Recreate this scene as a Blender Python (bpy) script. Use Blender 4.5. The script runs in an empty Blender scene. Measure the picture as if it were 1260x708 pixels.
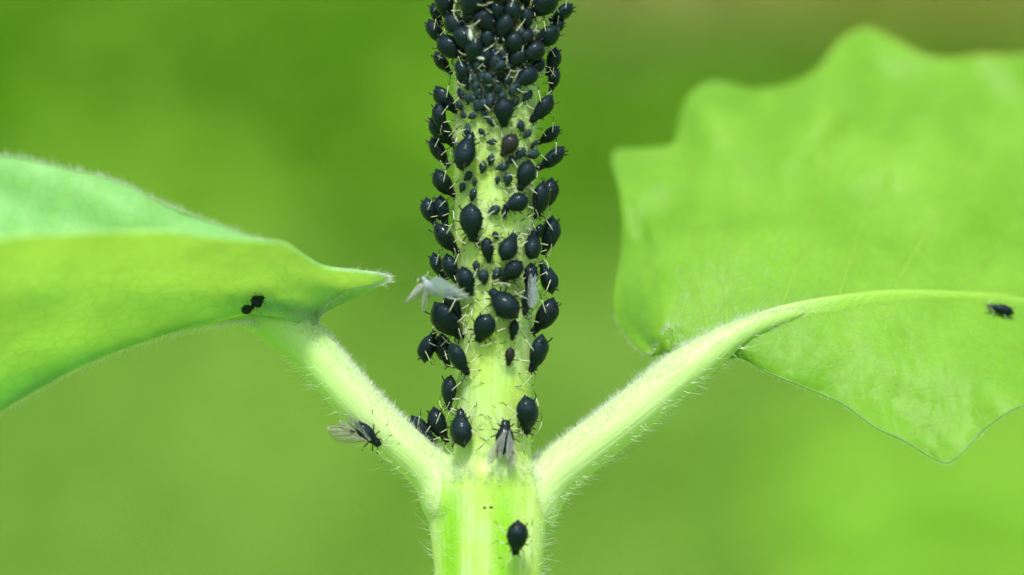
import bpy, bmesh, math, random
import numpy as np
from mathutils import Vector, Matrix, noise
from mathutils.bvhtree import BVHTree

R = math.radians
rng = random.Random(7)
nrng = np.random.default_rng(11)
scene = bpy.context.scene
COL = scene.collection

# ------------------------------------------------------------------ camera, light, exposure
D = 300.0            # mm, camera to the stem axis
PX = 0.06            # mm per photo pixel at the stem axis
H0 = 450.0           # mm, height of the lens above the ground
cam_d = bpy.data.cameras.new('camera')
cam = bpy.data.objects.new('camera', cam_d)
COL.objects.link(cam)
cam.location = (0, -D * .001, H0 * .001)
cam.rotation_euler = (R(90), 0, 0)
cam_d.sensor_width = 36.0
cam_d.lens = 36.0 * D / (1260 * PX)
cam_d.clip_start = .01
cam_d.clip_end = 200
cam_d.dof.use_dof = True
cam_d.dof.focus_distance = (D - 1.2) * .001
cam_d.dof.aperture_fstop = 9.0
cam_d.dof.aperture_blades = 0
scene.camera = cam

SUN_EL, SUN_AZ = 55, 184          # azimuth: compass style, 180 = behind the camera, >180 = from the left
world = bpy.data.worlds.new('World')
scene.world = world
world.use_nodes = True
wn = world.node_tree
sky = wn.nodes.new('ShaderNodeTexSky')
sky.sky_type = 'NISHITA'
sky.sun_disc = False
sky.sun_elevation = R(SUN_EL)
sky.sun_rotation = R(SUN_AZ)
sky.dust_density = 2.5
wn.nodes['Background'].inputs['Strength'].default_value = .13
wn.links.new(sky.outputs[0], wn.nodes['Background'].inputs['Color'])
sun_d = bpy.data.lights.new('sun', 'SUN')
sun = bpy.data.objects.new('sun', sun_d)
COL.objects.link(sun)
sun_d.energy = 3.0
sun_d.angle = R(9)
sun_d.color = (1, .965, .90)
az, el = R(SUN_AZ), R(SUN_EL)
to_sun = Vector((math.sin(az) * math.cos(el), math.cos(az) * math.cos(el), math.sin(el)))
sun.rotation_euler = to_sun.to_track_quat('Z', 'Y').to_euler()
sun.location = (-.3, -.5, 1.6)
vs = scene.view_settings
vs.view_transform = 'Standard'
vs.look = 'None'
vs.gamma = 1
vs.exposure = .70
vs.use_curve_mapping = False
scene.render.engine = 'CYCLES'
scene.cycles.transparent_max_bounces = 16
scene.cycles.max_bounces = 12
scene.cycles.diffuse_bounces = 7

# ------------------------------------------------------------------ helpers
def at(px, py, Y=0.0):
    """photo pixel + depth (mm behind the stem axis) -> point in mm"""
    k = (D + Y) / D * PX
    return np.array([(px - 630) * k, Y, H0 - (py - 354) * k])

def link(o, parent=None):
    COL.objects.link(o)
    if parent is not None:
        o.parent = parent
        o.matrix_parent_inverse = parent.matrix_basis.inverted()
    return o

def mesh_mm(name, verts, faces, mats, smooth=True, midx=None):
    me = bpy.data.meshes.new(name)
    v = (np.asarray(verts, float) * .001).tolist()
    me.from_pydata(v, [], faces if isinstance(faces, list) else faces.tolist())
    for m in (mats if isinstance(mats, (list, tuple)) else [mats]):
        me.materials.append(m)
    if smooth:
        me.polygons.foreach_set('use_smooth', [True] * len(me.polygons))
    if midx is not None:
        me.polygons.foreach_set('material_index', midx)
    me.update()
    return me

def ob(name, me, parent=None):
    return link(bpy.data.objects.new(name, me), parent)

def empty(name, loc_mm, parent=None):
    o = bpy.data.objects.new(name, None)
    o.empty_display_size = .002
    o.location = [c * .001 for c in loc_mm]
    return link(o, parent)

def tag(o, label=None, cat=None, group=None, kind=None):
    if label: o['label'] = label
    if cat: o['category'] = cat
    if group: o['group'] = group
    if kind: o['kind'] = kind
    return o

def catmull(pts, n):
    """smooth resample of a polyline (k-dim), n samples"""
    P = np.asarray(pts, float)
    m = len(P)
    Q = np.vstack([2 * P[0] - P[1], P, 2 * P[-1] - P[-2]])
    out = []
    for s in np.linspace(0, m - 1, n):
        i = min(int(s), m - 2)
        t = s - i
        a, b, c, d = Q[i], Q[i + 1], Q[i + 2], Q[i + 3]
        out.append(.5 * (2 * b + (c - a) * t + (2 * a - 5 * b + 4 * c - d) * t * t + (3 * b - a - 3 * c + d) * t ** 3))
    return np.array(out)

def tube(path, radii, sides=10, cap=True, squash=None):
    """verts, faces of a swept tube"""
    P = np.asarray(path, float)
    n = len(P)
    T = np.gradient(P, axis=0)
    T /= np.linalg.norm(T, axis=1)[:, None] + 1e-12
    up = np.array([0, 1., 0]) if abs(T[0][1]) < .9 else np.array([1., 0, 0])
    V, F = [], []
    for i in range(n):
        s = np.cross(T[i], up); s /= np.linalg.norm(s)
        u = np.cross(s, T[i])
        up = u
        for k in range(sides):
            a = 2 * math.pi * k / sides
            V.append(P[i] + radii[i] * (math.cos(a) * s + math.sin(a) * u * (squash or 1)))
    for i in range(n - 1):
        for k in range(sides):
            a, b = i * sides + k, i * sides + (k + 1) % sides
            F.append((a, b, b + sides, a + sides))
    if cap:
        F.append(tuple(range(sides))[::-1])
        F.append(tuple(range((n - 1) * sides, n * sides)))
    return V, F

def merge(*parts):
    V, F = [], []
    for v, f in parts:
        o = len(V)
        V += list(v)
        F += [tuple(i + o for i in q) for q in f]
    return V, F

# ------------------------------------------------------------------ materials
def new_mat(name):
    m = bpy.data.materials.new(name)
    m.use_nodes = True
    nt = m.node_tree
    return m, nt, nt.nodes['Principled BSDF'], nt.nodes['Material Output']

def N(nt, t, **kw):
    n = nt.nodes.new(t)
    for k, v in kw.items():
        if k in n.inputs: n.inputs[k].default_value = v
        else: setattr(n, k, v)
    return n

def coords(nt, scale, which='Object'):
    tc = N(nt, 'ShaderNodeTexCoord')
    mp = N(nt, 'ShaderNodeMapping')
    mp.inputs['Scale'].default_value = scale
    nt.links.new(tc.outputs[which], mp.inputs['Vector'])
    return mp.outputs['Vector']

def ramp(nt, src, stops):
    r = N(nt, 'ShaderNodeValToRGB')
    e = r.color_ramp.elements
    while len(e) < len(stops): e.new(.5)
    for i, (p, c) in enumerate(stops):
        e[i].position = p
        e[i].color = (*c, 1) if len(c) == 3 else c
    nt.links.new(src, r.inputs['Fac'])
    return r.outputs['Color']

def mixc(nt, fac, a, b, mode='MIX'):
    m = N(nt, 'ShaderNodeMix', data_type='RGBA', blend_type=mode)
    for sock, v in ((m.inputs[0], fac), (m.inputs[6], a), (m.inputs[7], b)):
        if isinstance(v, (int, float)): sock.default_value = v
        elif isinstance(v, tuple): sock.default_value = (*v, 1) if len(v) == 3 else v
        else: nt.links.new(v, sock)
    return m.outputs[2]

def bump(nt, src, strength, dist, normal=None):
    b = N(nt, 'ShaderNodeBump')
    b.inputs['Strength'].default_value = strength
    b.inputs['Distance'].default_value = dist
    nt.links.new(src, b.inputs['Height'])
    if normal is not None: nt.links.new(normal, b.inputs['Normal'])
    return b.outputs['Normal']

def leaf_material(name, c1, c2, trans, tfac, bump_d=.00012, rough=.5):
    m, nt, p, out = new_mat(name)
    v = coords(nt, (1000, 1000, 1000))                       # 1 unit = 1 mm
    big = N(nt, 'ShaderNodeTexNoise', Scale=.13, Detail=3.0, Roughness=.55)
    nt.links.new(v, big.inputs['Vector'])
    fine = N(nt, 'ShaderNodeTexNoise', Scale=2.2, Detail=3.0, Roughness=.6)
    nt.links.new(v, fine.inputs['Vector'])
    vor = N(nt, 'ShaderNodeTexVoronoi', feature='DISTANCE_TO_EDGE', Scale=.75)
    wob = N(nt, 'ShaderNodeTexNoise', Scale=.8, Detail=2.0)
    nt.links.new(v, wob.inputs['Vector'])
    wv = mixc(nt, .35, v, wob.outputs['Color'], 'ADD')
    nt.links.new(wv, vor.inputs['Vector'])
    cell = ramp(nt, vor.outputs['Distance'], [(0, (1, 1, 1)), (.16, (0, 0, 0))])
    col = ramp(nt, big.outputs['Fac'], [(.3, c1), (.7, c2)])
    col = mixc(nt, .18, col, fine.outputs['Color'], 'OVERLAY')
    tcol = ramp(nt, big.outputs['Fac'], [(.3, tuple(c * .80 for c in trans)), (.7, trans)])
    tcol = mixc(nt, mixc(nt, .22, (0, 0, 0), cell), tcol, tuple(c * .55 for c in trans))
    tcol = mixc(nt, .16, tcol, fine.outputs['Color'], 'OVERLAY')
    nt.links.new(col, p.inputs['Base Color'])
    p.inputs['Roughness'].default_value = rough
    p.inputs['Specular IOR Level'].default_value = .3
    p.inputs['Sheen Weight'].default_value = .25
    p.inputs['Sheen Roughness'].default_value = .5
    p.inputs['Sheen Tint'].default_value = (.9, 1, .9, 1)
    hsum = mixc(nt, .5, fine.outputs['Color'], cell, 'SUBTRACT')
    nrm = bump(nt, hsum, .35, bump_d * .6)
    nt.links.new(nrm, p.inputs['Normal'])
    tr = N(nt, 'ShaderNodeBsdfTranslucent')
    nt.links.new(tcol, tr.inputs['Color'])
    nt.links.new(nrm, tr.inputs['Normal'])
    mx = N(nt, 'ShaderNodeMixShader')
    mx.inputs[0].default_value = tfac
    nt.links.new(p.outputs[0], mx.inputs[1])
    nt.links.new(tr.outputs[0], mx.inputs[2])
    nt.links.new(mx.outputs[0], out.inputs['Surface'])
    return m

M_LEAF = leaf_material('leaf_green', (.16, .38, .016), (.23, .46, .036), (.40, .70, .045), .45)
M_LEAF2 = leaf_material('leaf_fresh_green', (.23, .53, .19), (.32, .61, .33), (.80, 1.0, .31), .60)

def stem_material(name, stripes, slope=90, blotch=.8, leafward=(.26, .58, .03), calm=0):
    m, nt, p, out = new_mat(name)
    v = coords(nt, (1000, 1000, 1000))
    fib = N(nt, 'ShaderNodeTexNoise', Scale=1.0, Detail=4.0, Roughness=.6)
    st = N(nt, 'ShaderNodeMapping')
    st.inputs['Scale'].default_value = (3.2, 3.2, .16)
    ro = N(nt, 'ShaderNodeMapping')
    ro.inputs['Rotation'].default_value = (0, R(slope - 90), 0)
    nt.links.new(v, ro.inputs['Vector'])
    nt.links.new(ro.outputs[0], st.inputs['Vector'])
    nt.links.new(st.outputs[0], fib.inputs['Vector'])
    blot = N(nt, 'ShaderNodeTexNoise', Scale=.35, Detail=3.0)
    nt.links.new(v, blot.inputs['Vector'])
    pale = ramp(nt, fib.outputs['Fac'], [(.3, (.33, .53, .12)), (.55, (.44, .62, .23)), (.75, (.53, .69, .36))])
    yel = mixc(nt, ramp(nt, blot.outputs['Fac'], [(.38, (0, 0, 0)), (.62, (blotch,) * 3)]), pale, (.38, .57, .075))
    col = yel
    if stripes:                                              # green furrows between the pale ribs, from the mesh attribute
        at_ = N(nt, 'ShaderNodeAttribute', attribute_name='furrow')
        col = mixc(nt, at_.outputs['Fac'], mixc(nt, calm, yel, (.50, .66, .33)), leafward)
    nt.links.new(col, p.inputs['Base Color'])
    p.inputs['Roughness'].default_value = .42
    p.inputs['Specular IOR Level'].default_value = .35
    p.inputs['Subsurface Weight'].default_value = .45
    p.inputs['Subsurface Radius'].default_value = (.9, 1.0, .25)
    p.inputs['Subsurface Scale'].default_value = .0011
    nt.links.new(bump(nt, fib.outputs['Fac'], .5, .00015), p.inputs['Normal'])
    return m
M_STEM = stem_material('stem_pale_green', True)
M_PETIOLE_L = stem_material('petiole_pale_green', True, 135, .25, (.30, .58, .12), .55)
M_PETIOLE_R = stem_material('petiole_pale_green', True, 38, .25, (.22, .44, .045), .55)

def simple(name, col, rough=.5, trans=None, spec=.4):
    m, nt, p, out = new_mat(name)
    v = coords(nt, (1000, 1000, 1000))
    nz = N(nt, 'ShaderNodeTexNoise', Scale=.9, Detail=3.0)
    nt.links.new(v, nz.inputs['Vector'])
    c = mixc(nt, ramp(nt, nz.outputs['Fac'], [(.3, (0, 0, 0)), (.7, (1, 1, 1))]), tuple(x * .8 for x in col), tuple(min(1, x * 1.15) for x in col))
    nt.links.new(c, p.inputs['Base Color'])
    p.inputs['Roughness'].default_value = rough
    p.inputs['Specular IOR Level'].default_value = spec
    if trans:
        tr = N(nt, 'ShaderNodeBsdfTranslucent')
        tr.inputs['Color'].default_value = (*col, 1)
        mx = N(nt, 'ShaderNodeMixShader')
        mx.inputs[0].default_value = trans
        nt.links.new(p.outputs[0], mx.inputs[1]); nt.links.new(tr.outputs[0], mx.inputs[2])
        nt.links.new(mx.outputs[0], out.inputs['Surface'])
    return m
M_HAIR = simple('plant_hair', (.90, .96, .86), .35, .5)
M_RIM_LIGHT = simple('leaf_rim_light', (.36, .62, .22), .5, .65)  # paler than the blades: rim light on the edge hairs, put into colour
M_VEIN = simple('vein_pale', (.25, .50, .045), .5, .4)

def aphid_material(name, base, tint, bloom):
    m, nt, p, out = new_mat(name)
    v = coords(nt, (1000, 1000, 1000))
    oi = N(nt, 'ShaderNodeObjectInfo')
    off = N(nt, 'ShaderNodeVectorMath', operation='ADD')
    sc = N(nt, 'ShaderNodeVectorMath', operation='SCALE')
    sc.inputs['Scale'].default_value = 37.0
    nt.links.new(oi.outputs['Random'], sc.inputs[0])
    nt.links.new(v, off.inputs[0]); nt.links.new(sc.outputs[0], off.inputs[1])
    n1 = N(nt, 'ShaderNodeTexNoise', Scale=2.0, Detail=4.0, Roughness=.65)
    nt.links.new(off.outputs[0], n1.inputs['Vector'])
    n2 = N(nt, 'ShaderNodeTexNoise', Scale=14.0, Detail=2.0)
    nt.links.new(off.outputs[0], n2.inputs['Vector'])
    body = mixc(nt, oi.outputs['Random'], base, tint)
    wax = ramp(nt, n1.outputs['Fac'], [(.42, (0, 0, 0)), (.72, (1, 1, 1))])
    c = mixc(nt, mixc(nt, bloom, (0, 0, 0), wax), body, (.022, .042, .050))
    fl = N(nt, 'ShaderNodeTexVoronoi', Scale=1.1)
    nt.links.new(off.outputs[0], fl.inputs['Vector'])
    fleck = ramp(nt, fl.outputs['Distance'], [(0.0, (1, 1, 1)), (.075, (1, 1, 1)), (.10, (0, 0, 0))])
    fsel = N(nt, 'ShaderNodeSeparateColor')
    nt.links.new(fl.outputs['Color'], fsel.inputs[0])
    pick = ramp(nt, fsel.outputs[0], [(.80, (0, 0, 0)), (.81, (.8, .8, .8))])
    c = mixc(nt, mixc(nt, 1.0, fleck, pick, 'MULTIPLY'), c, (.55, .62, .62))
    nt.links.new(c, p.inputs['Base Color'])
    rr = N(nt, 'ShaderNodeMapRange')
    rr.inputs['From Min'].default_value = .3; rr.inputs['From Max'].default_value = .7
    rr.inputs['To Min'].default_value = .30; rr.inputs['To Max'].default_value = .58
    nt.links.new(n1.outputs['Fac'], rr.inputs['Value']); nt.links.new(rr.outputs['Result'], p.inputs['Roughness'])
    p.inputs['Specular IOR Level'].default_value = .19
    p.inputs['Coat Weight'].default_value = .14
    p.inputs['Coat Roughness'].default_value = .07
    p.inputs['Specular Tint'].default_value = (.45, .85, 1, 1)
    p.inputs['Sheen Weight'].default_value = 0
    p.inputs['Sheen Tint'].default_value = (.6, .85, 1, 1)
    nt.links.new(bump(nt, n2.outputs['Fac'], .35, .00003, bump(nt, n1.outputs['Fac'], .3, .00006)), p.inputs['Normal'])
    return m
M_APHID = aphid_material('aphid_black', (.0020, .0034, .0042), (.0026, .0075, .0095), .3)
M_APHID_BROWN = aphid_material('aphid_brown_black', (.016, .011, .008), (.02, .014, .010), .2)
M_NYMPH = aphid_material('nymph_blue_black', (.006, .016, .016), (.016, .034, .038), .7)
M_LEGDARK = simple('leg_black', (.008, .009, .009), .35)
M_LEGPALE = simple('leg_pale', (.55, .60, .42), .35, .2)
M_LEGNYMPH = simple('leg_nymph', (.16, .19, .11), .4, .2)
M_EYE = simple('eye_dark_red', (.012, .004, .004), .15)

def wing_material(name, tint, alpha, rough=.25):
    m, nt, p, out = new_mat(name)
    v = coords(nt, (1000, 1000, 1000))
    nz = N(nt, 'ShaderNodeTexNoise', Scale=1.6, Detail=3.0)
    nt.links.new(v, nz.inputs['Vector'])
    nt.links.new(mixc(nt, nz.outputs['Fac'], tuple(x * .75 for x in tint), tint), p.inputs['Base Color'])
    p.inputs['Roughness'].default_value = rough
    a = ramp(nt, nz.outputs['Fac'], [(.3, (alpha * .7,) * 3), (.7, (min(1, alpha * 1.2),) * 3)])
    nt.links.new(a, p.inputs['Alpha'])
    nt.links.new(bump(nt, nz.outputs['Fac'], .8, .0004), p.inputs['Normal'])
    return m
M_WING = wing_material('wing_clear', (.78, .82, .74), .40, .18)
M_WING_GREY = wing_material('wing_grey', (.50, .54, .54), .36, .12)
M_WING_BLUE = wing_material('wing_pale_blue', (.60, .76, .84), .36, .10)
M_WING_WHITE = wing_material('wing_white', (.84, .90, .88), .48, .2)
M_WINGVEIN = simple('wing_vein', (.34, .32, .22), .4, .3)
M_WINGVEIN_PALE = simple('wing_vein_pale', (.55, .62, .64), .4, .3)

# ------------------------------------------------------------------ setting: ground, grassy bank, its plants
def bank_z(x, y):
    """height (mm) of the ground; flat round the plant, rising to a bank behind"""
    t = max(0.0, (y - 850) / 1000)
    h = 900 * t ** 1.25 if t < 1.6 else 900 * 1.6 ** 1.25 + (t - 1.6) * 420
    return h + 26 * noise.noise(Vector((x / 310, y / 310, 0))) * min(1, t * 3 + .2)

def make_ground():
    xs = np.concatenate([np.linspace(-9000, -1600, 14), np.linspace(-1500, 1500, 61), np.linspace(1600, 9000, 14)])
    ys = np.concatenate([np.linspace(-3000, 750, 16), np.linspace(800, 3200, 61), np.linspace(3300, 14000, 16)])
    V = [(x, y, bank_z(x, y)) for y in ys for x in xs]
    nx = len(xs)
    F = [(j * nx + i, j * nx + i + 1, (j + 1) * nx + i + 1, (j + 1) * nx + i) for j in range(len(ys) - 1) for i in range(nx - 1)]
    m, nt, p, out = new_mat('ground_green')
    v = coords(nt, (1, 1, 1))
    nz = N(nt, 'ShaderNodeTexNoise', Scale=7.0, Detail=5.0)
    nt.links.new(v, nz.inputs['Vector'])
    nt.links.new(ramp(nt, nz.outputs['Fac'], [(.3, (.12, .28, .012)), (.5, (.18, .36, .02)), (.7, (.25, .42, .04))]), p.inputs['Base Color'])
    p.inputs['Roughness'].default_value = .9
    nt.links.new(bump(nt, nz.outputs['Fac'], .6, .02), p.inputs['Normal'])
    o = ob('ground', mesh_mm('ground', V, F, m))
    tag(o, 'blurred green grassy bank rising behind the aphid covered plant', 'ground', kind='structure')
make_ground()

def bank_hit(px, py):
    """point of the bank seen at a photo pixel"""
    for Y in np.arange(860, 3600, 12):
        P = at(px, py, Y)
        if P[2] < bank_z(P[0], Y): return P
    return at(px, py, 3600)

def foliage(name, label, cat, spots, size, col, lengthwise, lift, trans=.35):
    """many small leaf blades standing on the bank"""
    m = simple(name + '_leaf', col, .6, trans, .15)
    V, F = [], []
    for (x, y) in spots:
        b = np.array([x, y, bank_z(x, y)])
        h = size * rng.uniform(.6, 1.25)
        a = rng.uniform(0, 2 * math.pi)
        el_ = R(rng.uniform(*lift))
        d = np.array([math.cos(a) * math.cos(el_), math.sin(a) * math.cos(el_), math.sin(el_)])
        s = np.cross(d, [rng.uniform(-.3, .3), rng.uniform(-.3, .3), 1]); s /= np.linalg.norm(s)
        w = h * lengthwise
        base = b + np.array([0, 0, rng.uniform(0, size * .5)])
        droop = np.array([0, 0, -h * .18])
        o = len(V)
        V += [base, base + d * h * .35 + s * w, base + d * h * .35 - s * w, base + d * h * .7 + s * w * .8 + droop * .4,
              base + d * h * .7 - s * w * .8 + droop * .4, base + d * h + droop]
        F += [(o, o + 1, o + 2), (o + 1, o + 3, o + 4, o + 2), (o + 3, o + 5, o + 4)]
    tag(ob(name, mesh_mm(name, V, F, m)), label, cat, kind='stuff')

def region_spots(n, keep):
    out = []
    while len(out) < n:
        px, py = rng.uniform(-900, 2160), rng.uniform(-700, 1400)
        if keep(px, py):
            P = bank_hit(px, py)
            out.append((P[0] + rng.uniform(-8, 8), P[1] + rng.uniform(-8, 8)))
    return out
def nzp(px, py, s): return noise.noise(Vector((px / s, py / s, 3.3)))
def dry_zone(px, py): return px > 690 + 120 * nzp(px, py, 200) and py < 60 + max(0, px - 900) * .18 + 45 * nzp(px, py, 170) and px < 1350
def dark_zone(px, py): return py < 385 + 90 * nzp(px, py, 420) and not dry_zone(px, py)
foliage('grass', 'blurred light green grass low on the bank behind the plant', 'grass',
        region_spots(5200, lambda x, y: not dark_zone(x, y) and not dry_zone(x, y)), 40, (.35, .56, .12), .14, (15, 65), .5)
foliage('ground_cover', 'blurred deep green leafy ground cover high on the bank', 'ground cover',
        region_spots(4200, dark_zone), 34, (.140, .395, .008), .30, (0, 45), .5)
foliage('dry_grass', 'blurred brownish dry grass patch at top of the bank', 'dry grass',
        region_spots(1500, dry_zone), 45, (.50, .50, .16), .14, (15, 65), .4)
foliage('straw', 'blurred pale straw coloured patch along the top of the bank', 'straw',
        region_spots(900, lambda x, y: 690 + 60 * nzp(x, y, 120) < x < 960 + 40 * nzp(y, x, 120) and -320 < y < 62 + 20 * nzp(x, y, 90)), 42, (.88, .78, .50), .14, (15, 65), .4)
foliage('clover', 'blurred bright yellow green clover at the foot of the bank', 'clover',
        region_spots(3600, lambda x, y: y > 600 + 100 * nzp(x, y, 300) and x > 960 + 160 * nzp(y, x, 300)), 40, (.62, .90, .18), .35, (10, 50), .5)

# ------------------------------------------------------------------ the plant
plant = empty('plant', (-1.6, 0, 0))
tag(plant, 'hairy pale green plant stem with two opposite leaves, crowded with black aphids', 'plant')

def stem_c(py):                              # centre x (px) and half width (px) of the stem at a photo row
    cx = 606.5 + max(0, (560 - py)) * .0085
    hw = np.interp(py, [-300, 0, 300, 500, 545, 566, 582, 602, 640, 708, 900], [53, 53, 49, 46.5, 47, 50.5, 59, 72, 73, 66, 60])
    return cx - (3 if py > 590 else 0), hw

def ring_section(a, py):
    """relative radius round the stem: ridges low on the stem, nearly round above"""
    k = np.interp(py, [540, 600], [.012, .05])
    return 1 + k * math.cos(5 * a + 1.45) + .006 * math.sin(9 * a + py * .01)

SV, SF = [], []
rows = list(np.arange(-260, 880, 5.0))
SIDES = 64
for py in rows:
    cx, hw = stem_c(py)
    for k in range(SIDES):
        a = 2 * math.pi * k / SIDES            # 0 = towards the camera
        r = hw * PX * ring_section(a, py)
        c = at(cx, py, 0)
        SV.append((c[0] + r * math.sin(a), -r * .96 * min(1, 58 / hw) * math.cos(a), c[2]))
for i in range(len(rows) - 1):
    for k in range(SIDES):
        a, b = i * SIDES + k, i * SIDES + (k + 1) % SIDES
        SF.append((a, b, b + SIDES, a + SIDES))
SF.append(tuple(range(SIDES))[::-1]); SF.append(tuple(range((len(rows) - 1) * SIDES, len(rows) * SIDES)))

PET_L = [(592, 640, .8, 40), (558, 608, .3, 45), (530, 580, 0, 29), (495, 548, -.3, 27), (460, 517, -.5, 27), (415, 468, -.6, 27.5),
         (376, 424, -.3, 29), (345, 402, .5, 27), (312, 389, 1.3, 18), (284, 384, 1.8, 9), (262, 390, 2, 4)]
PET_R = [(616, 645, .8, 40), (648, 614, .3, 46), (679, 587, 0, 32), (715, 557, -.3, 29), (782, 505, -.5, 28), (832, 463, -.5, 27),
         (868, 437, -.3, 23), (905, 413, .1, 17), (945, 396, .7, 12.5), (990, 384, 1.5, 8), (1040, 375, 2.6, 4), (1080, 371, 3.6, 2)]
def petiole_tube(pts, n=60):
    C = catmull(pts, n)
    path = np.array([at(c[0], c[1], c[2]) for c in C])
    rad = C[:, 3] * PX
    return path, rad
pathL, radL = petiole_tube(PET_L)
pathR, radR = petiole_tube(PET_R)
V, F = merge((SV, SF), tube(pathL, radL, 28), tube(pathR, radR, 28))
# fuse stem and petioles into one skin at the node (worked in mm)
tmp_me = bpy.data.meshes.new('fuse'); tmp_me.from_pydata([tuple(v) for v in V], [], F); tmp_me.update()
bm = bmesh.new(); bm.from_mesh(tmp_me); bmesh.ops.recalc_face_normals(bm, faces=bm.faces); bm.to_mesh(tmp_me); bm.free()
tmp = bpy.data.objects.new('fuse', tmp_me); COL.objects.link(tmp)
rm = tmp.modifiers.new('remesh', 'REMESH'); rm.mode = 'VOXEL'; rm.voxel_size = .15
sm = tmp.modifiers.new('smooth', 'SMOOTH'); sm.factor = .5; sm.iterations = 14
dg = bpy.context.evaluated_depsgraph_get()
fused = bpy.data.meshes.new_from_object(tmp.evaluated_get(dg))
bpy.data.objects.remove(tmp); bpy.data.meshes.remove(tmp_me)
nv = len(fused.vertices)
FV = np.empty(nv * 3); fused.vertices.foreach_get('co', FV); FV = FV.reshape(-1, 3)
FN = np.empty(nv * 3); fused.vertex_normals.foreach_get('vector', FN); FN = FN.reshape(-1, 3)
FQ = [tuple(p.vertices) for p in fused.polygons]
bpy.data.meshes.remove(fused)

def dist_axis(P, path, rad):
    d = np.full(len(P), 1e9)
    for i in range(len(path)):
        d = np.minimum(d, np.linalg.norm(P - path[i], axis=1) - rad[i])
    return d
FC = np.array([FV[list(q)].mean(axis=0) for q in FQ])
dS = np.hypot(FC[:, 0] - np.array([at(stem_c(354 - (z - H0) / PX)[0], 354)[0] for z in FC[:, 2]]), FC[:, 1]) \
     - np.array([stem_c(354 - (z - H0) / PX)[1] * PX for z in FC[:, 2]])
dL, dR = dist_axis(FC, pathL, radL), dist_axis(FC, pathR, radR)
side = np.where((dL < dS) & (dL < dR) & (FC[:, 0] < -5.2), 1, np.where((dR < dS) & (FC[:, 0] > 1.6), 2, 0))

def furrow(P):
    """0 on the pale ribs, 1 in the green furrows (only on the lower stem)"""
    out = np.zeros(len(P))
    for i, (x, y, z) in enumerate(P):
        py = 354 - (z - H0) / PX
        cx, hw = stem_c(py)
        a = math.atan2(x - (cx - 630) * PX, -y)
        w = np.interp(py, [520, 575, 640], [.10, .22, 1]) * (1 if py < 700 else 1)
        f = .5 - .5 * math.cos(5 * a + 1.45)
        wob = noise.noise(Vector((a * 3, z * .35, 1)))
        out[i] = w * min(1, max(0, (f - .35) * 1.6 + .25 * wob))
    return out

def split_out(idx, name, mat, stripes):
    faces = [FQ[i] for i in np.nonzero(side == idx)[0]]
    used = sorted({v for f in faces for v in f})
    mp = {v: i for i, v in enumerate(used)}
    me = mesh_mm(name, FV[used], [tuple(mp[v] for v in f) for f in faces], mat)
    me.normals_split_custom_set_from_vertices(FN[used].tolist())
    att = me.attributes.new('furrow', 'FLOAT', 'POINT')
    att.data.foreach_set('value', stripes(FV[used]))
    return me
stem = ob('stem', split_out(0, 'stem', M_STEM, furrow), plant)
# the stem goes on down to the ground below the frame
zlo = at(606, 872)[2]
lo = tube([(at(603, 354)[0] + .3 * math.sin(t * 5), .3 * math.sin(t * 4), zlo * (1 - t) - 2 * t) for t in np.linspace(0, 1, 24)],
          np.linspace(3.5, 4.4, 24), 24)
low = mesh_mm('lower_stem', *lo, M_STEM)
ob('lower_stem', low, plant)

# ---- leaf blades
def half_sheet(pairs, nu, nv, ypow=1.0, bulge=0.0, wav=0.0, seed=0, fold=0.0, reach=0.0):
    """rows from midrib (mx,my,mY) to margin (ex,ey,eY); returns grid [nu][nv+1] of mm points"""
    C = catmull(pairs, nu)
    G = []
    for i, c in enumerate(C):
        row = []
        for j in range(nv + 1):
            v = j / nv
            px = c[0] + (c[3] - c[0]) * v
            py = c[1] + (c[4] - c[1]) * v
            far = math.hypot(px - c[0], py - c[1])          # picture distance from the midrib
            near1 = min(1, math.hypot(c[3] - c[0], c[4] - c[1]) / 90)
            if reach: Y = c[2] + reach * (far / 310) ** ypow
            else: Y = c[2] + (c[5] - c[2]) * v ** ypow
            Y += bulge * 4 * v * (1 - v)
            Y += fold * math.sin(2 * math.pi * (1.5 * v + px / 380)) * 4 * v * (1 - v) * near1
            Y += wav * v * near1 * noise.noise(Vector((px / 70, py / 70, seed)))
            Y += .16 * noise.noise(Vector((px / 14, py / 14, seed + 5))) * min(1, 3 * v)
            row.append(at(px, py, Y))
        G.append(row)
    return G

def grid_mesh(G, flip=False):
    nu, nv = len(G), len(G[0])
    V = [p for r in G for p in r]
    F = []
    for i in range(nu - 1):
        for j in range(nv - 1):
            a = i * nv + j
            q = (a, a + 1, a + nv + 1, a + nv)
            F.append(q[::-1] if flip else q)
    return V, F

def leaf_object(name, Ga, Gb, mat, thick):
    V, F = merge(grid_mesh(Ga), grid_mesh(Gb, True))
    me = mesh_mm(name, V, F, mat)
    bm = bmesh.new(); bm.from_mesh(me)
    bmesh.ops.remove_doubles(bm, verts=bm.verts, dist=2e-6)
    bmesh.ops.recalc_face_normals(bm, faces=bm.faces)
    bm.to_mesh(me); bm.free()
    o = ob(name, me, plant)
    s = o.modifiers.new('thickness', 'SOLIDIFY'); s.thickness = thick * .001; s.offset = 0
    e = o.modifiers.new('crisp_rim', 'EDGE_SPLIT'); e.split_angle = R(55)
    return o

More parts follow.
